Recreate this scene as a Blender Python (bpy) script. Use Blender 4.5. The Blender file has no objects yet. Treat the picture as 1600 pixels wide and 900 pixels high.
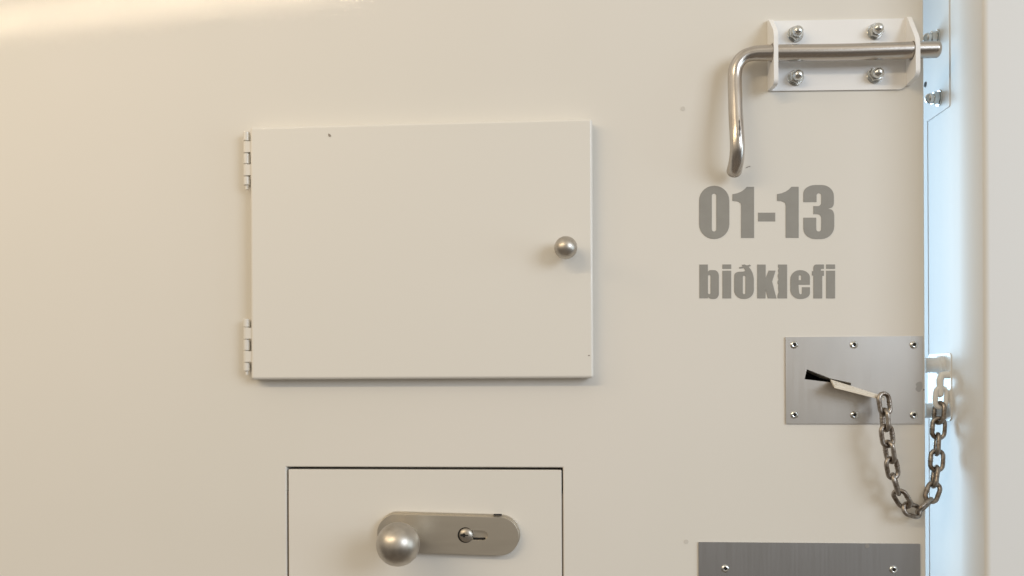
import bpy, bmesh, math, random
from mathutils import Vector, Matrix
random.seed(7)
C = bpy.context.scene.collection
SC = bpy.context.scene
U = 0.00075                      # one drawing unit in metres
D = 1400.0                       # camera distance from the door's front, in units
X0, Y0 = 868.0, 590.0            # foot of the perpendicular from the camera onto the door

# ------------------------------------------------------------------ camera
F, XP, YP = 1400.0, 770.0, 590.0
TH = math.atan2(98.0, 1400.0)
ROLL = 0.0045
fwd = Vector((-math.sin(TH), math.cos(TH), 0))
rgt0 = Vector((math.cos(TH), math.sin(TH), 0)); up0 = Vector((0, 0, 1))
rgt = rgt0 * math.cos(ROLL) - up0 * math.sin(ROLL)
up = up0 * math.cos(ROLL) + rgt0 * math.sin(ROLL)
cam_d = bpy.data.cameras.new('camera'); cam = bpy.data.objects.new('camera', cam_d); C.objects.link(cam)
m = Matrix((rgt, up, -fwd)).transposed().to_4x4(); m.translation = Vector((0, -D * U, 0))
cam.matrix_world = m
cam_d.sensor_width = 36; cam_d.lens = F / 1600 * 36
cam_d.shift_y = (YP - 450) / 1600; cam_d.shift_x = (800 - XP) / 1600
cam_d.clip_start = 0.02; cam_d.clip_end = 200
SC.camera = cam

# ------------------------------------------------------------------ world and lamps
SC.view_settings.view_transform = 'Standard'; SC.view_settings.look = 'None'
SC.view_settings.exposure = 0.46; SC.view_settings.gamma = 1.0
W_ = bpy.data.worlds.new('World'); SC.world = W_; W_.use_nodes = True
nt = W_.node_tree; nt.nodes.clear()
out = nt.nodes.new('ShaderNodeOutputWorld'); bg = nt.nodes.new('ShaderNodeBackground')
tc = nt.nodes.new('ShaderNodeTexCoord'); sep = nt.nodes.new('ShaderNodeSeparateXYZ')
ramp = nt.nodes.new('ShaderNodeValToRGB'); mr = nt.nodes.new('ShaderNodeMapRange')
nt.links.new(tc.outputs['Generated'], sep.inputs[0]); nt.links.new(sep.outputs['Z'], mr.inputs['Value'])
mr.inputs['From Min'].default_value = -1; mr.inputs['From Max'].default_value = 1
nt.links.new(mr.outputs[0], ramp.inputs[0])
e = ramp.color_ramp.elements
e[0].position = 0.0; e[0].color = (.16, .13, .10, 1)
e[1].position = 1.0; e[1].color = (.62, .56, .47, 1)
for p, c in ((.38, (.15, .13, .11)), (.46, (.46, .415, .35)), (.57, (.56, .51, .43)), (.65, (.26, .23, .195)), (.74, (.66, .60, .50))):
    q = ramp.color_ramp.elements.new(p); q.color = (*c, 1)
noi = nt.nodes.new('ShaderNodeTexNoise'); noi.inputs['Scale'].default_value = 1.7; noi.inputs['Detail'].default_value = 1.5
mr2 = nt.nodes.new('ShaderNodeMapRange'); mr2.inputs['From Min'].default_value = .3; mr2.inputs['From Max'].default_value = .7
mr2.inputs['To Min'].default_value = .55; mr2.inputs['To Max'].default_value = 1.35
nt.links.new(tc.outputs['Generated'], noi.inputs['Vector']); nt.links.new(noi.outputs['Fac'], mr2.inputs['Value'])
mul = nt.nodes.new('ShaderNodeVectorMath'); mul.operation = 'SCALE'
nt.links.new(ramp.outputs['Color'], mul.inputs[0]); nt.links.new(mr2.outputs[0], mul.inputs['Scale'])
nt.links.new(mul.outputs[0], bg.inputs['Color']); bg.inputs['Strength'].default_value = 0.90
nt.links.new(bg.outputs[0], out.inputs[0])


def area(name, loc, target, sx, sy, watts, col, roll=0.0):
    l = bpy.data.lights.new(name, 'AREA'); l.shape = 'RECTANGLE'; l.size = sx; l.size_y = sy
    l.energy = watts; l.color = col
    o = bpy.data.objects.new(name, l); C.objects.link(o)
    d = (Vector(target) - Vector(loc)).normalized()
    z = -d; x = Vector((0, 0, 1)).cross(z).normalized(); y = z.cross(x)
    mm = Matrix((x, y, z)).transposed().to_4x4() @ Matrix.Rotation(roll, 4, 'Z'); mm.translation = Vector(loc)
    o.matrix_world = mm
    return o


# warm corridor tube near the ceiling on the left, its glare shows at the top left of the paint
area('ceiling_tube_lamp', (-1.75, -2.10, 1.336), (-1.75, 0, 1.336), 2.2, 0.058, 22.5, (1.0, .80, .54), roll=0.069)
# cooler window light from the right of the corridor
area('corridor_window_light', (2.25, -2.35, 0.95), (0.3, 0, 0), 1.5, 1.2, 30, (.76, .87, 1.0))
area('knob_reflection_light', (2.9, -.75, 0.05), (-.2, -.2, -.1), 1.2, 1.2, 9, (.66, .85, 1.0))  # added cool area light, widens the pale reflection on the knobs
# small warm area light aimed at the left of the door
area('warm_left_light', (-1.9, -0.9, 0.9), (-.9, 0, 0.1), 0.5, 0.5, 3.0, (1.0, .78, .50))
# daylight of the cell behind the door, passing through the gap
area('cell_window_light', (-0.08, 1.5, 0.12), (0.45, 0.0, 0.05), .38, 1.5, 25, (.50, .76, .98))


# ------------------------------------------------------------------ pixels of the survey drawing to world
def W(px, py, h=0.0):
    d = fwd * F + rgt * (px - XP) + up * (YP - py)
    t = (D - h) / d.y
    return Vector((d.x * t * U, -h * U, d.z * t * U))


def on_x(px, py, X):             # survey point on a plane that faces sideways
    d = fwd * F + rgt * (px - XP) + up * (YP - py)
    t = X / d.x
    return Vector((X, -D * U + d.y * t, d.z * t))


# ------------------------------------------------------------------ materials
def mat(name, col, rough=.4, metal=0.0, coat=0.0, coat_rough=.09, bump=None, var=None, spec=.5, aniso=0, brushed=None):
    m = bpy.data.materials.new(name); m.use_nodes = True
    n = m.node_tree.nodes; L = m.node_tree.links; b = n['Principled BSDF']
    b.inputs['Base Color'].default_value = (*col, 1); b.inputs['Roughness'].default_value = rough
    b.inputs['Metallic'].default_value = metal; b.inputs['Specular IOR Level'].default_value = spec
    if coat:
        b.inputs['Coat Weight'].default_value = coat; b.inputs['Coat Roughness'].default_value = coat_rough
    t = n.new('ShaderNodeTexCoord')
    vec = t.outputs['Object']
    if brushed:
        mp = n.new('ShaderNodeMapping'); mp.inputs['Scale'].default_value = brushed
        L.new(vec, mp.inputs['Vector']); vec2 = mp.outputs[0]
        ns = n.new('ShaderNodeTexNoise'); ns.inputs['Scale'].default_value = 1.0; ns.inputs['Detail'].default_value = 4
        L.new(vec2, ns.inputs['Vector'])
        r = n.new('ShaderNodeMapRange'); r.inputs['From Min'].default_value = .3; r.inputs['From Max'].default_value = .7
        r.inputs['To Min'].default_value = rough - .025; r.inputs['To Max'].default_value = rough + .035
        L.new(ns.outputs['Fac'], r.inputs['Value']); L.new(r.outputs[0], b.inputs['Roughness'])
        bp = n.new('ShaderNodeBump'); bp.inputs['Strength'].default_value = .05; bp.inputs['Distance'].default_value = .0001
        L.new(ns.outputs['Fac'], bp.inputs['Height']); L.new(bp.outputs[0], b.inputs['Normal'])
    if var:                       # (scale, other colour, contrast low, high)
        s, c2, lo, hi = var
        ns = n.new('ShaderNodeTexNoise'); ns.inputs['Detail'].default_value = 5
        mv = n.new('ShaderNodeMapping'); mv.inputs['Scale'].default_value = s if isinstance(s, tuple) else (s, s, s)
        ns.inputs['Scale'].default_value = 1.0; L.new(t.outputs['Object'], mv.inputs['Vector']); L.new(mv.outputs[0], ns.inputs['Vector'])
        r = n.new('ShaderNodeMapRange'); r.inputs['From Min'].default_value = lo; r.inputs['From Max'].default_value = hi
        L.new(ns.outputs['Fac'], r.inputs['Value'])
        mx = n.new('ShaderNodeMix'); mx.data_type = 'RGBA'
        mx.inputs[6].default_value = (*col, 1); mx.inputs[7].default_value = (*c2, 1)
        L.new(r.outputs[0], mx.inputs[0]); L.new(mx.outputs[2], b.inputs['Base Color'])
    if bump:                      # (scale, distance, strength)
        s, dist, st = bump
        ns = n.new('ShaderNodeTexNoise'); ns.inputs['Scale'].default_value = s; ns.inputs['Detail'].default_value = 2
        L.new(t.outputs['Object'], ns.inputs['Vector'])
        bp = n.new('ShaderNodeBump'); bp.inputs['Strength'].default_value = st; bp.inputs['Distance'].default_value = dist
        L.new(ns.outputs['Fac'], bp.inputs['Height'])
        L.new(bp.outputs[0], b.inputs['Coat Normal' if coat else 'Normal'])
    if aniso:
        b.inputs['Anisotropic'].default_value = aniso
    return m


M = {}
M['door'] = mat('door_paint', (.745, .715, .665), .55, coat=.17, coat_rough=.03, bump=(330, .0008, .085), var=(2.3, (.725, .70, .645), .4, .65))
M['hatch'] = mat('hatch_paint', (.75, .725, .675), .45, coat=.4, bump=(240, .0007, .16))
M['white'] = mat('white_paint', (.86, .86, .86), .5, coat=.2, coat_rough=.2, bump=(180, .0006, .2), spec=.4)
M['frame'] = mat('cool_lit_frame_paint', (.74, .745, .745), .6, coat=.12, coat_rough=.3, bump=(200, .0007, .22), spec=.3)  # more neutral than the door, cooler light here put into the colour
M['thick'] = mat('thick_paint', (.80, .80, .79), .45, coat=.3, coat_rough=.2, bump=(110, .002, .5), spec=.4)
M['plate'] = mat('brushed_steel', (.59, .56, .525), .35, 1, brushed=(420, 30, 12), var=((7, 7, 5), (.50, .485, .465), .35, .65))
M['plate2'] = mat('dull_brushed_steel', (.44, .44, .45), .38, 1, brushed=(420, 30, 12), var=((8, 8, 6), (.40, .40, .405), .35, .65))
M['satin'] = mat('satin_steel', (.62, .575, .50), .38, 1, brushed=(40, 60, 900))
M['knob'] = mat('satin_knob_steel', (.54, .505, .455), .38, 1, bump=(900, .0001, .1), var=(60, (.40, .365, .32), .4, .7))
M['rod'] = mat('rod_steel', (.54, .50, .46), .26, 1, bump=(300, .0002, .12), var=(28, (.46, .41, .36), .55, .75))
M['zinc'] = mat('zinc_plated', (.66, .67, .66), .20, 1, bump=(300, .0003, .2))
M['chain'] = mat('chain_steel', (.37, .335, .30), .36, 1, bump=(500, .0006, .45), var=(160, (.16, .12, .09), .45, .7))
M['dark'] = mat('dark_void', (.012, .010, .009), .8)
M['seal'] = mat('brown_gap_strip', (.16, .13, .10), .7)
M['ink'] = mat('grey_lettering', (.29, .28, .255), .5, coat=.15, bump=(360, .0007, .05), var=(70, (.275, .264, .24), .4, .65))
M['beige'] = mat('beige_worn_paint', (.74, .68, .58), .5, bump=(300, .0008, .4), var=(300, (.35, .30, .25), .62, .7))
M['chip'] = mat('chipped_spot', (.30, .26, .22), .6)
M['plug'] = mat('filled_hole_paint', (.62, .59, .54), .55)

# ------------------------------------------------------------------ builders
ORG = {}


def empty(name, loc):
    o = bpy.data.objects.new(name, None); C.objects.link(o); o.location = loc; o.empty_display_size = .02
    ORG[o.name] = Vector(loc); return o


def tag(o, label=None, cat=None, group=None, kind=None):
    if label: o['label'] = label
    if cat: o['category'] = cat
    if group: o['group'] = group
    if kind: o['kind'] = kind
    return o


def obj(name, me, m, parent=None, smooth=False, bevel=0, seg=3):
    """me: bmesh or mesh in world coordinates; linked as one object under parent."""
    if isinstance(me, bmesh.types.BMesh):
        bm = me; me = bpy.data.meshes.new(name)
        bmesh.ops.recalc_face_normals(bm, faces=bm.faces); bm.to_mesh(me); bm.free()
    o = bpy.data.objects.new(name, me); C.objects.link(o)
    ms = m if isinstance(m, (list, tuple)) else [m]
    if not me.materials:
        for q in ms: me.materials.append(q)
    if parent is not None:
        org = ORG[parent.name]; o.parent = parent
    else:
        v = [x.co for x in me.vertices]
        org = Vector(((min(a.x for a in v) + max(a.x for a in v)) / 2, max(a.y for a in v), min(a.z for a in v)))
        o.location = org
    me.transform(Matrix.Translation(-org)); ORG[o.name] = org.copy()
    for p in me.polygons: p.use_smooth = bool(smooth or bevel)
    if bevel:
        b = o.modifiers.new('bevel', 'BEVEL'); b.width = bevel * U; b.segments = seg; b.limit_method = 'ANGLE'
        b.angle_limit = math.radians(35); b.harden_normals = True
    if smooth == 'angle' or bevel:
        try:
            me.set_sharp_from_angle(angle=math.radians(35))
        except Exception:
            pass
    return o


def put(o, parent, loc, rot=None):
    """place a locally built copy in world coordinates under parent."""
    c = o.copy(); C.objects.link(c); c.parent = parent
    mm = Matrix.Translation(Vector(loc) - ORG[parent.name])
    if rot is not None: mm = mm @ rot.to_4x4()
    c.matrix_local = mm; ORG[c.name] = Vector(loc)
    return c


def add_box(bm, a, b):
    x0, x1 = sorted((a[0], b[0])); y0, y1 = sorted((a[1], b[1])); z0, z1 = sorted((a[2], b[2]))
    vs = [bm.verts.new((x, y, z)) for x in (x0, x1) for y in (y0, y1) for z in (z0, z1)]
    for f in ((0, 1, 3, 2), (4, 6, 7, 5), (0, 4, 5, 1), (2, 3, 7, 6), (0, 2, 6, 4), (1, 5, 7, 3)):
        bm.faces.new([vs[i] for i in f])


def box(a, b):
    bm = bmesh.new(); add_box(bm, a, b); return bm


def add_lathe(bm, prof, seg=32, mtx=Matrix(), mi=None):
    """prof: (r, z) pairs, turned round local z."""
    rings = []
    for r, z in prof:
        if r < 1e-7: rings.append([bm.verts.new(mtx @ Vector((0, 0, z)))])
        else: rings.append([bm.verts.new(mtx @ Vector((r * math.cos(2 * math.pi * k / seg), r * math.sin(2 * math.pi * k / seg), z))) for k in range(seg)])
    for i, (A, B) in enumerate(zip(rings, rings[1:])):
        for k in range(seg):
            k2 = (k + 1) % seg
            if len(A) == 1 and len(B) == 1: continue
            if len(A) == 1: f = bm.faces.new((A[0], B[k], B[k2]))
            elif len(B) == 1: f = bm.faces.new((A[k], A[k2], B[0]))
            else: f = bm.faces.new((A[k], A[k2], B[k2], B[k]))
            if mi: f.material_index = mi[i]


TOCAM = Matrix(((1, 0, 0), (0, 0, -1), (0, 1, 0)))          # local z points out of the door
TOLEFT = Matrix(((0, 0, -1), (-1, 0, 0), (0, 1, 0)))       # local z points out of the jamb


def add_tube(bm, pts, rad, seg=24, closed=False, caps='round'):
    n = len(pts); rad = rad if isinstance(rad, (list, tuple)) else [rad] * n
    tang = []
    for i in range(n):
        a = pts[(i - 1) % n] if (closed or i > 0) else pts[i]; b = pts[(i + 1) % n] if (closed or i < n - 1) else pts[i]
        tang.append((b - a).normalized())
    ref = Vector((0, 0, 1)) if abs(tang[0].z) < .9 else Vector((0, 1, 0))
    nrm = tang[0].cross(ref).normalized(); rings = []
    for i in range(n):
        nrm = (nrm - tang[i] * nrm.dot(tang[i])).normalized(); bn = tang[i].cross(nrm)
        rings.append([bm.verts.new(pts[i] + (nrm * math.cos(2 * math.pi * k / seg) + bn * math.sin(2 * math.pi * k / seg)) * rad[i]) for k in range(seg)])
    for i in range(n if closed else n - 1):
        A = rings[i]; B = rings[(i + 1) % n]
        for k in range(seg): bm.faces.new((A[k], A[(k + 1) % seg], B[(k + 1) % seg], B[k]))
    if not closed:
        bm.faces.new(rings[0]); bm.faces.new(rings[-1])


def smooth_path(P, sub=8):
    out = []
    for i in range(len(P) - 1):
        p0 = P[max(i - 1, 0)]; p1 = P[i]; p2 = P[i + 1]; p3 = P[min(i + 2, len(P) - 1)]
        for k in range(sub):
            t = k / sub
            out.append(.5 * ((2 * p1) + (p2 - p0) * t + (2 * p0 - 5 * p1 + 4 * p2 - p3) * t * t + (3 * p1 - p0 - 3 * p2 + p3) * t ** 3))
    out.append(P[-1].copy()); return out


def fill(loops, z0, z1, mtx=None):
    """flat outline with holes as a solid between local z0 and z1 (metres); default: lies on the door, z out of it."""
    cu = bpy.data.curves.new('outline', 'CURVE'); cu.dimensions = '2D'; cu.fill_mode = 'BOTH'
    for lp in loops:
        s = cu.splines.new('POLY'); s.points.add(len(lp) - 1); s.use_cyclic_u = True
        for i, (x, y) in enumerate(lp): s.points[i].co = (x, y, 0, 1)
    cu.extrude = abs(z1 - z0) / 2
    o = bpy.data.objects.new('outline', cu); C.objects.link(o)
    dg = bpy.context.evaluated_depsgraph_get()
    me = bpy.data.meshes.new_from_object(o.evaluated_get(dg)); bpy.data.objects.remove(o); bpy.data.curves.remove(cu)
    me.transform(Matrix.Translation((0, 0, (z0 + z1) / 2)))
    me.transform((mtx or TOCAM).to_4x4())
    bm = bmesh.new(); bm.from_mesh(me); bmesh.ops.remove_doubles(bm, verts=bm.verts, dist=1e-7)
    bmesh.ops.recalc_face_normals(bm, faces=bm.faces); bm.to_mesh(me); bm.free(); me.materials.clear()
    return me


def corner_path(pts, seg=7):
    """pts: (x, y, r) with corner radius r; returns a polyline."""
    out = []; n = len(pts)
    for i in range(n):
        p = Vector(pts[i][:2]); r = pts[i][2] if len(pts[i]) > 2 else 0
        if not r: out.append((p.x, p.y)); continue
        a = Vector(pts[i - 1][:2]); b = Vector(pts[(i + 1) % n][:2])
        da = (a - p); db = (b - p); la, lb = da.length, db.length
        r1 = min(r, la * .5); r2 = min(r, lb * .5)
        q0 = p + da.normalized() * r1; q2 = p + db.normalized() * r2
        k = .55                                             # cubic with near-circular handles
        c0 = q0 + (p - q0) * k; c1 = q2 + (p - q2) * k
        for s in range(seg + 1):
            t = s / seg
            v = q0 * (1 - t) ** 3 + 3 * c0 * t * (1 - t) ** 2 + 3 * c1 * t * t * (1 - t) + q2 * t ** 3
            out.append((v.x, v.y))
    return out


def rect(x0, z0, x1, z1, r=0):
    return corner_path([(x0, z0, r), (x1, z0, r), (x1, z1, r), (x0, z1, r)])


def circle(cx, cz, r, n=40):
    return [(cx + r * math.cos(2 * math.pi * k / n), cz + r * math.sin(2 * math.pi * k / n)) for k in range(n)]


def wr(px0, py0, px1, py1, h=0):                           # survey rectangle -> world x0, z0, x1, z1
    a = W(px0, (py0 + py1) / 2, h); b = W(px1, (py0 + py1) / 2, h)
    c = W((px0 + px1) / 2, py1, h); d = W((px0 + px1) / 2, py0, h)
    return a.x, c.z, b.x, d.z


def P2(px, py, h=0):
    w = W(px, py, h); return (w.x, w.z)


# ------------------------------------------------------------------ door leaf
door = tag(empty('cell_door', (0, 0, W(800, 1500).z)), 'large cream painted steel door leaf carrying the grey lettering, with all hatches and bolts mounted on it', 'door')
xr = W(1445, 450).x
xl = xr - 2300 * U; zb = W(800, 1600).z; zt = W(800, -900).z
lx0, lz0, lx1, lz1 = wr(448.2, 730.2, 880.2, 1030)          # opening of the lower hatch
slot = [P2(1260, 577), P2(1256.5, 592.5), P2(1297, 597.5), P2(1328, 605), P2(1329, 598.3), P2(1297.5, 591.5)]
sc_ = Vector((sum(p[0] for p in slot) / 6, sum(p[1] for p in slot) / 6))
big = [((p[0] - sc_.x) * 1.12 + sc_.x, (p[1] - sc_.y) * 1.4 + sc_.y) for p in slot]
leaf = obj('door_leaf', fill([rect(xl, zb, xr, zt), rect(lx0, lz0, lx1, lz1), big], -60 * U, 0), M['door'], door, bevel=2.2)
obj('back_sheet', box((xl, 60.5 * U, zb), (xr, 64 * U, zt)), M['dark'], door)

# lettering, traced in its own drawing frame (4.089 drawing pixels per unit)
def g(x, y): return P2(1060 + x / 4.0893, 270 + y / 4.0893)
def gl(pts):
    out = []
    for p in corner_path(pts): out.append(g(*p))
    return out
one = [(437, 90), (483, 90), (483, 416), (400, 416), (400, 210), (397, 195), (385, 186), (368, 181), (345, 180), (345, 137), (375, 131), (402, 120), (422, 106)]
number = [gl([(132, 83, 95), (325, 83, 95), (325, 423, 95), (132, 423, 95)]), gl([(213, 133, 14.5), (242, 133, 14.5), (242, 375, 14.5), (213, 375, 14.5)]),
          gl(one), gl([(509, 255), (618, 255), (618, 310), (509, 310)]), gl([(x + 285, y - .5) for x, y in one]),
          gl([(798, 187), (798, 78, 75), (993, 78, 78), (993, 220, 32), (956, 229, 4), (995, 240, 36), (995, 423, 82), (798, 423, 75), (798, 287), (880, 287), (880, 375, 16), (912, 375, 16),
              (912, 264, 26), (862, 264), (862, 213), (912, 213, 22), (912, 130, 15), (882, 130, 15), (882, 187)])]
obj('door_number', fill(number, .02 * U, .55 * U), M['ink'], door)
def k7(x, y): return P2(1080 + x / 6.667, 400 + y / 6.667)
def kl(pts): return [k7(*p) for p in corner_path(pts)]
name = [kl([(85, 89), (173, 89), (173, 165), (190, 147, 8), (288, 147, 60), (288, 447, 60), (200, 447, 20), (174, 428), (172, 440), (85, 440)]), kl([(174, 198, 13), (201, 198, 13), (201, 397, 13), (174, 397, 13)]),
        kl([(325, 88), (416, 88), (416, 133), (325, 133)]), kl([(325, 153), (416, 153), (416, 441), (325, 441)]),
        kl([(447, 235, 20), (450, 165, 60), (556, 162, 20), (562, 148), (548, 126), (503, 131), (497, 117), (536, 108), (524, 92), (556, 88), (580, 98), (612, 89), (622, 103), (598, 112), (620, 140), (640, 180), (652, 230, 20), (652, 447, 92), (447, 447, 92)]), kl([(537, 205, 13), (564, 205, 13), (564, 397, 13), (537, 397, 13)]),
        kl([(687, 89), (775, 89), (775, 232), (806, 152), (878, 152), (842, 266), (888, 441), (797, 441), (776, 352), (773, 441), (687, 441)]),
        kl([(905, 89), (998, 89), (998, 441), (905, 441), (898, 436), (899, 415), (902, 396), (910, 380), (905, 330), (908, 300), (898, 284), (900, 262), (909, 246), (901, 215), (902, 196), (910, 180), (903, 150), (911, 130), (903, 110)]),
        kl([(1032, 147, 98), (1236, 147, 98), (1236, 299), (1116, 299, 4), (1124, 385, 8), (1132, 398, 10), (1152, 398, 10), (1153, 325), (1236, 325), (1236, 447, 92), (1032, 447, 98)]), kl([(1119, 200, 12), (1145, 200, 12), (1145, 252), (1119, 252)]),
        kl([(1382, 88), (1382, 132), (1355, 134), (1348, 144), (1350, 153), (1382, 153), (1382, 205), (1364, 206), (1364, 441), (1272, 441), (1272, 205), (1257, 203), (1257, 160), (1272, 158), (1272, 89, 55), (1330, 88, 20)]),
        kl([(1405, 88), (1498, 88), (1498, 133), (1405, 133)]), kl([(1405, 153), (1498, 153), (1498, 441), (1405, 441)])]
obj('door_name', fill(name, .02 * U, .55 * U), M['ink'], door)


def spot(name, px, py, rx, rz, m, h=0, parent=None, irregular=.25, rot=0):
    c = W(px, py, h); pts = []
    for k in range(14):
        a = 2 * math.pi * k / 14; r = 1 + random.uniform(-irregular, irregular)
        x, y = rx * r * math.cos(a), rz * r * math.sin(a)
        pts.append((c.x + (x * math.cos(rot) - y * math.sin(rot)) * U, c.z + (x * math.sin(rot) + y * math.cos(rot)) * U))
    return obj(name, fill([pts], h * U + .05 * U, h * U + .4 * U), m, parent)


spot('paint_scratch', 1168.5, 261, 4.5, .8, M['chip'], parent=door, rot=.35)
spot('filled_hole', 1067, 170, 3.6, 3.6, M['plug'], parent=door, irregular=.06)
spot('filled_hole', 1072, 846.5, 3.6, 3.6, M['plug'], parent=door, irregular=.06)
spot('paint_chip', 1443.6, 609, 1.0, 1.4, M['chip'], parent=door)

# ------------------------------------------------------------------ service hatch
hh = 22.0
hx0, hz0, hx1, hz1 = wr(391.0, 191.3, 926.6, 592.0, hh)
hatch = tag(empty('service_hatch', ((hx0 + hx1) / 2, 0, hz0)), 'raised cream hatch flap with white hinges on its left and a small round steel knob', 'hatch')
bm = bmesh.new(); add_box(bm, (hx0, -hh * U, hz0), (hx1, -3 * U, hz1))
obj('hatch_panel', bm, M['hatch'], hatch, bevel=4.5, seg=4)
c = W(884, 387, hh + 27); bm = bmesh.new()
R = 17.3 * U
prof = [(0, 0), (9 * U, 0), (9 * U, 2 * U), (6.5 * U, 3 * U), (6.2 * U, 12 * U)]
a0 = math.asin(6.2 / 17.3)
prof += [(R * math.sin(math.pi - a0 - (math.pi - a0) * k / 22), 27 * U + R * math.cos(math.pi - a0 - (math.pi - a0) * k / 22)) for k in range(23)]
prof[-1] = (0, prof[-1][1])
add_lathe(bm, prof, 48, Matrix.Translation((c.x, -hh * U, c.z)) @ TOCAM.to_4x4())
obj('hatch_knob', bm, M['knob'], hatch, smooth=True)
for ys, pin in (((206, 221, 240, 257, 276, 290), 296), ((498, 511.5, 530.5, 548, 566.5, 580), 585.5)):
    bm = bmesh.new(); h = 13.0; cx = W(385.4, ys[0], h).x; cy = -h * U
    for i in range(5):
        z1 = W(386, ys[i] + .5, h).z; z0 = W(386, ys[i + 1] - .5, h).z; r = 5.2 * U
        b0 = .6 * U
        add_lathe(bm, [(0, z0), (r - b0, z0), (r, z0 + b0), (r, z1 - b0), (r - b0, z1), (0, z1)], 24, Matrix.Translation((cx, cy, 0)))
        if i % 2:                                            # knuckle carried by the flap
            add_box(bm, (cx, cy - 5.5 * U, z0 + b0), (hx0 + 1 * U, cy - 3.4 * U, z1 - b0))
        else:                                                # knuckle carried by the door
            add_box(bm, (cx - 2 * U, cy, z0 + b0), (cx + 1 * U, -1 * U, z1 - b0))
    hinge = obj('hinge', bm, M['hatch'], hatch, smooth='angle')
    bm = bmesh.new()
    add_lathe(bm, [(0, W(386, pin, h).z), (2.6 * U, W(386, pin, h).z), (2.6 * U, W(386, ys[0] + 3, h).z), (0, W(386, ys[0] + 3, h).z)], 16, Matrix.Translation((cx, cy, 0)))
    obj('hinge_pin', bm, M['hatch'], hinge, smooth='angle')
obj('hatch_stop', box((hx0 + 6 * U, -3 * U, hz0 + 6 * U), (hx1 - 6 * U, -.2 * U, hz1 - 6 * U)), M['hatch'], hatch)
spot('paint_chip', 515, 211.5, 3.0, 1.6, M['chip'], hh, hatch, .35, rot=-.9)
spot('paint_chip', 920.2, 555.6, 1.6, .9, M['chip'], hh, hatch)

# ------------------------------------------------------------------ lower hatch with lock
lower = tag(empty('lower_hatch', ((lx0 + lx1) / 2, 0, lz0)), 'flush cream hatch below the raised one, outlined by a dark gap', 'hatch')
lp = fill([rect(lx0 + 3.0 * U, lz0 + 3 * U, lx1 - 2.2 * U, lz1 - 3.9 * U)], -52 * U, -.4 * U)
obj('hatch_panel', lp, M['door'], lower, bevel=1.2)
zs = W(700, 771).z
obj('gap_strip', box((lx0 + .3 * U, 3.2 * U, lz0), (lx0 + 2.7 * U, 40 * U, W(448, 768).z)), M['seal'], lower)
obj('gap_strip', box((lx1 - 1.9 * U, 2.2 * U, lz0), (lx1 - .3 * U, 40 * U, zs)), M['seal'], lower)

rot = math.radians(-1.35)
lockc = W(699.8, 835.2, 10)
lock = tag(empty('knob_lock', (lockc.x, 0, lockc.z)), 'satin steel lock plate with rounded ends, a large ball knob and a keyhole cylinder', 'lock')
def stad(cx, cz, L_, H_, n=20):
    pts = []; r = H_ / 2; l = L_ / 2 - r
    for k in range(n + 1):
        a = -math.pi / 2 + math.pi * k / n; pts.append((l + r * math.cos(a), r * math.sin(a)))
    for k in range(n + 1):
        a = math.pi / 2 + math.pi * k / n; pts.append((-l + r * math.cos(a), r * math.sin(a)))
    return [(cx + x * math.cos(rot) - y * math.sin(rot), cz + x * math.sin(rot) + y * math.cos(rot)) for x, y in pts]
pc = W(699.6, 835.4, 10); kc = W(728.3, 835.8, 10)
bc = W(701.6, 832.4, 5)
base = obj('back_plate', fill([stad(bc.x, bc.z, 223 * U, 61.5 * U)], .2 * U, 4 * U), M['satin'], lock, bevel=1.0)
sl = W(744.5, 836.3, 10)
cover = obj('cover_plate', fill([stad(pc.x, pc.z, 222.5 * U, 59.5 * U), stad(sl.x, sl.z, 35 * U, 14.5 * U, 10), ], 4.1 * U, 11.5 * U), M['satin'], lock, bevel=.9)
obj('slot_gap', box((sl.x - 6 * U, -4.6 * U, sl.z - 7.6 * U), (sl.x + 13.5 * U, -4.0 * U, sl.z - 4.6 * U)), M['dark'], lock)
bm = bmesh.new(); q = W(777.5, 804.2, 6); add_box(bm, (q.x - 6.3 * U, -9 * U, q.z - 1.2 * U), (q.x + 6.3 * U, -3 * U, q.z + .9 * U))
obj('grub_slot', bm, M['dark'], lock)
bm = bmesh.new(); add_lathe(bm, [(12.1 * U, 0), (12.1 * U, 11.9 * U), (0, 11.9 * U)], 40, Matrix.Translation((kc.x - 1.0 * U, 0, kc.z)) @ TOCAM.to_4x4())
obj('cylinder_recess', bm, M['dark'], lock)
bm = bmesh.new(); R = 11 * U
add_lathe(bm, [(R, 0), (R, 12 * U)] + [(R * math.cos(t * math.pi / 2 / 10), 12 * U + 5.5 * U * math.sin(t * math.pi / 2 / 10)) for t in range(1, 10)] + [(0, 17.5 * U)], 40, Matrix.Translation((kc.x + .3 * U, 0, kc.z)) @ TOCAM.to_4x4())
cyl = obj('key_cylinder', bm, M['knob'], lock, smooth=True)
kw = W(725.5, 836.3, 18)
obj('keyway', fill([corner_path([(kw.x - 6.3 * U, kw.z - 1.6 * U, 1 * U), (kw.x - 2.4 * U, kw.z - 2.2 * U), (kw.x - 1.6 * U, kw.z - 3.4 * U), (kw.x + .8 * U, kw.z - 3.4 * U), (kw.x + 1.6 * U, kw.z - 1 * U), (kw.x + 6 * U, kw.z - 1.2 * U), (kw.x + 6 * U, kw.z + .6 * U), (kw.x + 1.6 * U, kw.z + .6 * U), (kw.x + .6 * U, kw.z + 2.8 * U), (kw.x - 1.8 * U, kw.z + 2.8 * U), (kw.x - 3 * U, kw.z + 1.6 * U), (kw.x - 6.3 * U, kw.z + 1.2 * U)])], 14 * U, 17.8 * U), M['dark'], cyl)
kn = W(622, 850.5, 74)
R = 32.8 * U; a0 = math.asin(11.5 / 32.8); bm = bmesh.new()
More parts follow.
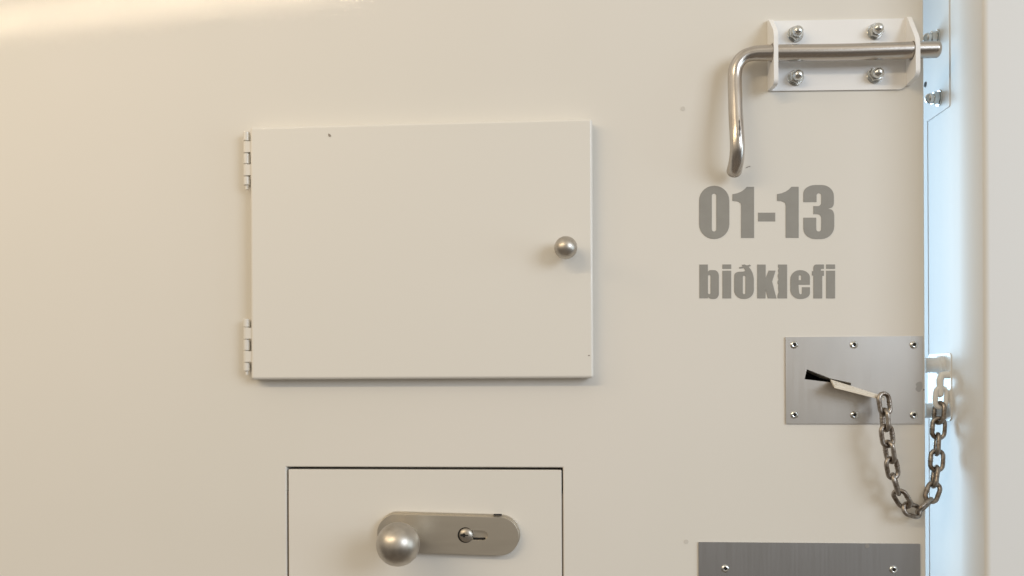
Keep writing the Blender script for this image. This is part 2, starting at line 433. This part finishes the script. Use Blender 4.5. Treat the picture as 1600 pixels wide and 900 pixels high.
prof = [(0, 10 * U), (17 * U, 10 * U), (17 * U, 14 * U), (13 * U, 16.5 * U), (11.5 * U, 20 * U), (11.5 * U, 74 * U - R * math.cos(a0))]
prof += [(R * math.sin(math.pi - a0 - (math.pi - a0) * k / 32), 74 * U + R * math.cos(math.pi - a0 - (math.pi - a0) * k / 32)) for k in range(1, 33)]
prof[-1] = (0, prof[-1][1])
add_lathe(bm, prof, 64, Matrix.Translation((kn.x, 0, kn.z)) @ TOCAM.to_4x4())
obj('ball_knob', bm, M['knob'], lock, smooth=True)


# ------------------------------------------------------------------ rivets and nuts, built once each
def proto(name, bm, ms, smooth='angle'):
    me = bpy.data.meshes.new(name); bmesh.ops.recalc_face_normals(bm, faces=bm.faces); bm.to_mesh(me); bm.free()
    for q in ms: me.materials.append(q)
    for p in me.polygons: p.use_smooth = True
    if smooth == 'angle': me.set_sharp_from_angle(angle=math.radians(32))
    return bpy.data.objects.new(name, me)


bm = bmesh.new()
add_lathe(bm, [(0, 0), (5.9 * U, 0), (5.9 * U, .7 * U), (5.0 * U, 1.7 * U), (3.4 * U, 2.3 * U), (2.5 * U, 2.1 * U), (2.3 * U, 1.2 * U), (0, 1.0 * U)], 28, mi=[0, 0, 0, 0, 0, 1, 1])
rivet_p = proto('rivet', bm, [M['zinc'], M['dark']])


def cap_nut_bm(part):
    bm = bmesh.new()
    if part == 'washer':
        add_lathe(bm, [(4 * U, 0), (12.3 * U, 0), (12.3 * U, 1.6 * U), (11.8 * U, 2.1 * U), (4 * U, 2.1 * U)], 36)
        return bm
    hexr = 11.0 * U
    rings = []
    for z, s in ((2.2, .93), (3.0, 1), (9.6, 1), (10.6, .90)):
        rings.append([bm.verts.new((hexr * s * math.cos(math.pi / 3 * k + .3), hexr * s * math.sin(math.pi / 3 * k + .3), z * U)) for k in range(6)])
    for A, B in zip(rings, rings[1:]):
        for k in range(6): bm.faces.new((A[k], A[(k + 1) % 6], B[(k + 1) % 6], B[k]))
    bm.faces.new(rings[0]); bm.faces.new(rings[-1])
    r = 8.0
    add_lathe(bm, [(r * U, 10.4 * U), (r * U, 14.5 * U)] + [(r * U * math.cos(t * math.pi / 18), (14.5 + 7.2 * math.sin(t * math.pi / 18)) * U) for t in range(1, 9)] + [(0, 21.7 * U)], 28)
    return bm


nut_p = proto('cap_nut', cap_nut_bm('nut'), [M['zinc']]); wash_p = proto('washer', cap_nut_bm('washer'), [M['zinc']])


def nut(parent, loc, base, spin):
    n = put(nut_p, parent, loc, base @ Matrix.Rotation(spin, 3, 'Z'))
    w = wash_p.copy(); C.objects.link(w); w.parent = n
    return n


# ------------------------------------------------------------------ riveted steel plates
def steel_plate(name, rectpx, th, holes, rivets, m, label):
    x0, z0, x1, z1 = wr(*rectpx)
    r = tag(empty(name, ((x0 + x1) / 2, 0, z0)), label, 'metal plate', 'riveted steel plates on the door')
    obj('plate_sheet', fill([rect(x0, z0, x1, z1, 1 * U)] + holes, .1 * U, th * U), m, r, bevel=.5, seg=2)
    for px, py in rivets:
        w = W(px, py, th); put(rivet_p, r, w, TOCAM @ Matrix.Rotation(random.random() * 3, 3, 'Z'))
    return r


pl = steel_plate('steel_plate', (1227, 526, 1441.5, 662), 2.4, [slot], [(1241, 538.7), (1334.3, 538.7), (1428, 538.7), (1241.3, 648), (1335, 648.3), (1428, 648.3)], M['plate'],
                 'brushed steel plate under the lettering, with six rivets and a black wedge-shaped slot')
steel_plate('steel_plate', (1091.5, 848, 1437.3, 1010), 2.4, [], [(1133.3, 888.3), (1396, 889.8), (1133.3, 985), (1396, 986)], M['plate2'],
            'darker wide steel plate at the bottom right, cut off by the lower edge')
sp2 = bpy.data.objects['steel_plate.001']
spot('filled_hole', 1355, 853, 3.5, 3.2, M['plate'], 2.4, sp2, .1)

spot('smudge', 1436, 604, 5, 7, mat('smudged_steel', (.42, .40, .38), .5, 1), 2.4, pl, .3)
# ------------------------------------------------------------------ lever out of the slot
lev = tag(empty('slot_lever', W(1300, 600)), 'narrow beige painted flat lever sticking out of the wedge slot, holding the chain', 'lever')
A = W(1297.5, 592.5, 1); B = W(1373.5, 616.6, 14); E = W(1381.6, 622.3, 37); Fp = W(1303.5, 602.6, 37); G = W(1356, 618.5, 40)
up_n = (B - A).cross(Fp - A).normalized()
if up_n.z < 0: up_n = -up_n
bm = bmesh.new()
top = [A, B, W(1382.5, 620.0, 30), E, Fp]
vt = [bm.verts.new(p) for p in top]; vb = [bm.verts.new(p - Vector((0, 0, 1)) * 3.6 * U) for p in top]
bm.faces.new(vt); bm.faces.new(vb[::-1])
for k in range(len(top)): bm.faces.new((vt[k], vt[(k + 1) % len(top)], vb[(k + 1) % len(top)], vb[k]))
obj('lever_blade', bm, M['beige'], lev, bevel=.5, seg=2)

# ------------------------------------------------------------------ slide bolt
bx0, bz0, bx1, bz1 = wr(1201, 32.5, 1418, 142)
slope = (W(1420, 140).z - W(1205, 142).z) / (W(1420, 140).x - W(1205, 142).x)
bolt = tag(empty('slide_bolt', ((bx0 + bx1) / 2, 0, bz0)), 'steel slide bolt with a bent handle held in a white bracket above the lettering', 'bolt')
th = 3.2
bpts = [(P2(1201, 142)[0], P2(1201, 143)[1], 2 * U), (P2(1407, 140)[0], P2(1407, 140.5)[1], 4 * U), (P2(1419.5, 134)[0], P2(1419, 131)[1], 0), (P2(1419.5, 30)[0], P2(1418, 29)[1], 0), (P2(1411, 31)[0], P2(1410, 30)[1], 0), (P2(1201, 34)[0], P2(1201, 34)[1], 2 * U)]
br = obj('bracket', fill([corner_path(bpts)], .1 * U, th * U), M['white'], bolt, bevel=1.2)
rh = 27.0
rodz = W(1310, 82, rh).z; rodz2 = W(1440, 77.6, rh).z
# ears stand out of the bracket, pierced by the rod; drawn in (distance from the door, height)
EAR = Matrix(((0, 0, 1), (-1, 0, 0), (0, 1, 0)))             # local x -> towards camera, local y -> up, local z -> +x
for pxb, zrod, yt, yb, tt, tb in ((1198.0, W(1205, 82.5, rh).z, 33, 142.5, 48, 132), (1413.0, W(1420, 79.2, rh).z, 28.5, 134.5, 61, 118)):
    xb = W(pxb, 80, 0).x
    lp = corner_path([(0.3 * U, W(pxb, yt).z, 0), (8 * U, W(pxb, yt).z, 5 * U), (41 * U, W(pxb + 8, tt, 41).z, 9 * U), (41 * U, W(pxb + 8, tb, 41).z, 9 * U), (8 * U, W(pxb, yb).z, 5 * U), (.3 * U, W(pxb, yb).z, 0)])
    me = fill([lp, circle(rh * U, zrod, 13.6 * U)], xb + .8 * U, xb + 7.4 * U, EAR)
    obj('bracket_ear', me, M['white'], br, bevel=1.6)
for (px, py), s in zip(((1242.5, 54.0), (1367.0, 50.0), (1243.0, 122.0), (1367.0, 118.5)), (.1, .5, .3, .8)):
    nut(bolt, W(px, py, th), TOCAM, s)
P = [W(1463, 77.3, rh), W(1435, 78, rh), W(1420, 78.7, rh), W(1370, 80.2, rh), W(1310, 81.8, rh), W(1250, 82.4, rh), W(1215, 82.7, rh), W(1195, 82.9, rh), W(1177, 83.8, rh), W(1161, 89.5, rh), W(1150.5, 103.5, rh),
     W(1148.0, 123, 28), W(1148.7, 150, 33), W(1149.8, 182, 38), W(1151.4, 208, 42), W(1152.2, 230, 42), W(1150.9, 249, 36), W(1148.6, 261, 28), W(1147.2, 267.0, 22)]
path = smooth_path(P, 7); n = len(path)
rad = []
for i, p in enumerate(path):
    t = i / n
    r = 12.3 if t < .36 else (12.0 - (t - .36) / .1 * 1.6 if t < .46 else 10.2 + 1.2 * max(0, (t - .6) / .4))
    rad.append(r * U)
# rounded ends
d0 = (path[0] - path[1]).normalized(); d1 = (path[-1] - path[-2]).normalized()
pre = [path[0] + d0 * 5 * U * math.sin(a) for a in (1.5, 1.2, .8, .4)]; prr = [rad[0] - 5 * U * (1 - math.cos(a)) for a in (1.5, 1.2, .8, .4)]
post = [path[-1] + d1 * 8 * U * math.sin(a) for a in (.3, .6, .9, 1.2, 1.45)]; por = [rad[-1] * math.cos(a) ** .7 for a in (.3, .6, .9, 1.2, 1.45)]
bm = bmesh.new(); add_tube(bm, pre + path + post, prr + rad + por, 40)
obj('bolt_rod', bm, M['rod'], bolt, smooth='angle')

def scuff(y0, y1, ang, wmax):
    sel = [(p, q) for p, q in zip(path, rad) if W(1150, y1, 38).z < p.z < W(1150, y0, 38).z and p.x < W(1165, 200).x]
    bm = bmesh.new(); prev = None; k = len(sel)
    for i, (p, q) in enumerate(sel):
        w = wmax * (math.sin(math.pi * (i + .5) / k) ** .6) * (.7 + .3 * math.sin(i * 2.1)); row = []
        for s_ in (-1, 0, 1):
            a = math.radians(ang) + s_ * w; row.append(bm.verts.new(p + Vector((math.sin(a), -math.cos(a), 0)) * (q + .25 * U)))
        if prev:
            for j in (0, 1): bm.faces.new((prev[j], prev[j + 1], row[j + 1], row[j]))
        prev = row
    return obj('scuff_mark', bm, mat('dark_worn_steel', (.07, .055, .045), .55), bolt)
scuff(188, 222, 12, .16)

# ------------------------------------------------------------------ door frame
XJ = W(1487, 450, -5).x
hf = (1400 - (XJ / U) / ((669.0) / 1400) )                   # reach of the frame in front of the door
hf = 1400 - (XJ / U) * 1400 / (W(1539, 450).x / U)
frame = tag(empty('door_frame', (XJ, 0, zb)), 'pale steel door frame at the right edge, its inner side lit blue through the gap', 'door frame')
def prism(prof, z0, z1):                                     # prof: (x, y) in metres
    bm = bmesh.new(); a = [bm.verts.new((x, y, z0)) for x, y in prof]; b = [bm.verts.new((x, y, z1)) for x, y in prof]
    bm.faces.new(a); bm.faces.new(b[::-1]); n = len(prof)
    for k in range(n): bm.faces.new((a[k], a[(k + 1) % n], b[(k + 1) % n], b[k]))
    return bm
arc = [(XJ + 7 * U * (1 - math.cos(a)), -hf * U + 7 * U * (1 - math.sin(a))) for a in [math.pi / 2 * k / 10 for k in range(11)]]
obj('frame_casing', prism([(XJ, 4.2 * U)] + arc + [(XJ + 520 * U, -hf * U), (XJ + 520 * U, 4.2 * U)], zb, zt), M['frame'], frame, smooth='angle')
obj('frame_rebate', prism([(XJ + .6 * U, 3 * U), (XJ + 60 * U, 3 * U), (XJ + 60 * U, 300 * U), (XJ, 300 * U), (XJ , 91.3 * U), (XJ + .6 * U, 90.8 * U)], zb, zt), M['frame'], frame, bevel=.3)

# strike plate on the frame beside the bolt
XS = XJ - .6 * U
strike = tag(empty('strike_plate', (XJ, on_x(1466, 180, XS).y, on_x(1466, 182, XS).z)), 'white strike plate with two cap nuts on the frame beside the bolt end', 'strike plate')
ya, yb = on_x(1444.5, 100, XS).y, on_x(1483, 100, XS).y
za, zc = on_x(1460, 182, XS).z, on_x(1460, -60, XS).z
SIDE = Matrix(((0, 0, -1), (1, 0, 0), (0, -1, 0))).to_3x3()
SIDE = Matrix(((0, 0, -1), (1, 0, 0), (0, 1, 0)))            # local x -> into the room behind, local y -> up, local z -> -x
me = fill([corner_path([(yb, za, 3 * U), (ya, za, 7 * U), (ya, zc, 0), (yb, zc, 0)])], -(XJ + 1.6 * U), -XS, SIDE)
me.flip_normals()
obj('strike_sheet', me, M['frame'], strike, bevel=.3)
for (px, py), s in zip(((1464.0, 59), (1467.5, 153.5)), (.2, .6)):
    nut(strike, on_x(px, py, XS), TOLEFT, s)
hp = on_x(1446, 132, XS); bm = bmesh.new()
add_lathe(bm, [(0, .2 * U), (4.5 * U, .2 * U), (4.5 * U, .5 * U), (0, .5 * U)], 16, Matrix.Translation(hp) @ TOLEFT.to_4x4())
obj('screw_hole', bm, M['dark'], strike)

# hasp with two stub bolts and an eye that holds the chain
XH = XJ - .8 * U
hasp = tag(empty('chain_hasp', (XJ, on_x(1468, 650, XH).y, on_x(1468, 655, XH).z)), 'thickly painted white chain anchor with two round stubs on the frame beside the riveted plate', 'bracket')
ya, yb = on_x(1449.5, 600, XH).y, on_x(1486, 600, XH).y
za, zc = on_x(1460, 655, XH).z, on_x(1460, 553, XH).z
me = fill([corner_path([(yb, za, 9 * U), (ya, za, 9 * U), (ya, zc, 9 * U), (yb, zc, 9 * U)])], -(XJ + 1.6 * U), -XH, SIDE); me.flip_normals()
obj('anchor_plate', me, M['thick'], hasp, bevel=.5)
for px, py in ((1471.5, 570.5), (1471.5, 641.5)):
    b = on_x(px, py, XH); bm = bmesh.new()
    add_lathe(bm, [(0, 0), (14.5 * U, 0), (14.5 * U, 5.5 * U), (12.8 * U, 7 * U), (11.6 * U, 8 * U), (11.6 * U, 25 * U), (10.8 * U, 26.6 * U), (9 * U, 27.3 * U), (0, 27.8 * U)], 36, Matrix.Translation(b) @ TOLEFT.to_4x4())
    obj('stub_bolt', bm, M['thick'], hasp, smooth='angle')
ec = W(1468.5, 590, -15); ed = W(1468.5, 615.5, -15)
bm = bmesh.new()
pts = [Vector((XH + 3 * U, ec.y, ec.z + 4 * U)), Vector((XH - 8 * U, ec.y, ec.z + 4 * U)), Vector((ec.x + 2.5 * U, ec.y, ec.z + 2 * U)), ec + Vector((0, 0, -4 * U)), ec * .5 + ed * .5, ed]
pts = smooth_path(pts, 5); rr = [5.4 * U] * len(pts)
for a in (.4, .8, 1.2, 1.5): pts.append(ed + Vector((0, 0, -5.4 * U * math.sin(a)))); rr.append(5.4 * U * math.cos(a))
add_tube(bm, pts, rr, 20)
obj('chain_eye', bm, M['thick'], hasp, smooth='angle')

# ------------------------------------------------------------------ chain
def link_mesh(name, m, ms=1.0):
    w = 3.4 * U; Rr = 12.0 * U - w; half = 18.7 * U - w - Rr; pts = []; rr = []
    ns = 12
    for k in range(ns + 1):
        a = -math.pi / 2 + math.pi * k / ns; pts.append(Vector((half + Rr * math.cos(a), Rr * math.sin(a), 0))); rr.append(w)
    for k in range(1, 6): pts.append(Vector((half - 2 * half * k / 6, Rr, 0))); rr.append(w)
    for k in range(ns + 1):
        a = math.pi / 2 + math.pi * k / ns; pts.append(Vector((-half + Rr * math.cos(a), Rr * math.sin(a), 0))); rr.append(w)
    for k in range(1, 8):
        x = -half + 2 * half * k / 8; pts.append(Vector((x, -Rr, 0))); rr.append(w * (1.16 if k in (3, 5) else .92 if k == 4 else 1.0))
    rr = [r * ms for r in rr]
    bm = bmesh.new(); add_tube(bm, pts, rr, 16, closed=True)
    o = proto(name, bm, [m], smooth=True); return o


links = [((1382, 631), 38, 18, 'c'), ((1383, 656), 39, 98, 'c'), ((1386, 681), 39, 14, 'c'), ((1390, 706), 37, 108, 'c'), ((1394, 731.5), 35, 16, 'c'),
         ((1399.6, 756.5), 31, 68, 'c'), ((1409.4, 779.6), 27, -38, 'c'), ((1424.6, 797.2), 21, 22, 'c'), ((1444.3, 790.3), 12, -58, 'c'), ((1457.2, 769.3), 4, 8, 'c'),
         ((1461, 744.6), -3, 96, 'c'), ((1463.6, 719.4), -7, 10, 'c'), ((1464.4, 694), -10, 100, 'c'), ((1466.3, 669), -12, 8, 'c'), ((1467.3, 645), -13, 62, 'c'), ((1470.0, 621.5), -14, -8, 'w')]
pos = [W(*p, h) for p, h, r, m in links]
chain = tag(empty('chain', pos[7]), 'short dark steel chain hanging from the beige lever to the white painted anchor', 'chain')
lc = link_mesh('chain_link', M['chain']); lw = link_mesh('chain_link', M['thick'], 1.12)
nxt = on_x(1469, 597, XH)
for i, (p, h, r, mm) in enumerate(links):
    a = pos[i - 1] if i else pos[0] + (pos[0] - pos[1]); b = pos[i + 1] if i + 1 < len(pos) else W(1469.5, 597, -14)
    t = (a - b).normalized()
    if i == 0: t = (W(1379, 615, 38) - W(1384, 650, 38)).normalized()
    view = Vector((0, -1, 0)); nrm = (view - t * view.dot(t)).normalized()
    nrm = Matrix.Rotation(math.radians(r), 3, t) @ nrm
    yv = nrm.cross(t).normalized()
    mt = Matrix((t, yv, nrm)).transposed()
    put(lc if mm == 'c' else lw, chain, pos[i], mt)
l_last = [o for o in chain.children][-1]
l_last['label'] = 'white painted topmost link at the anchor'
for o in (rivet_p, nut_p, wash_p, lc, lw):
    if o.users_collection == (): bpy.data.objects.remove(o)
SC.render.engine = 'CYCLES'
SC.cycles.use_denoising = True
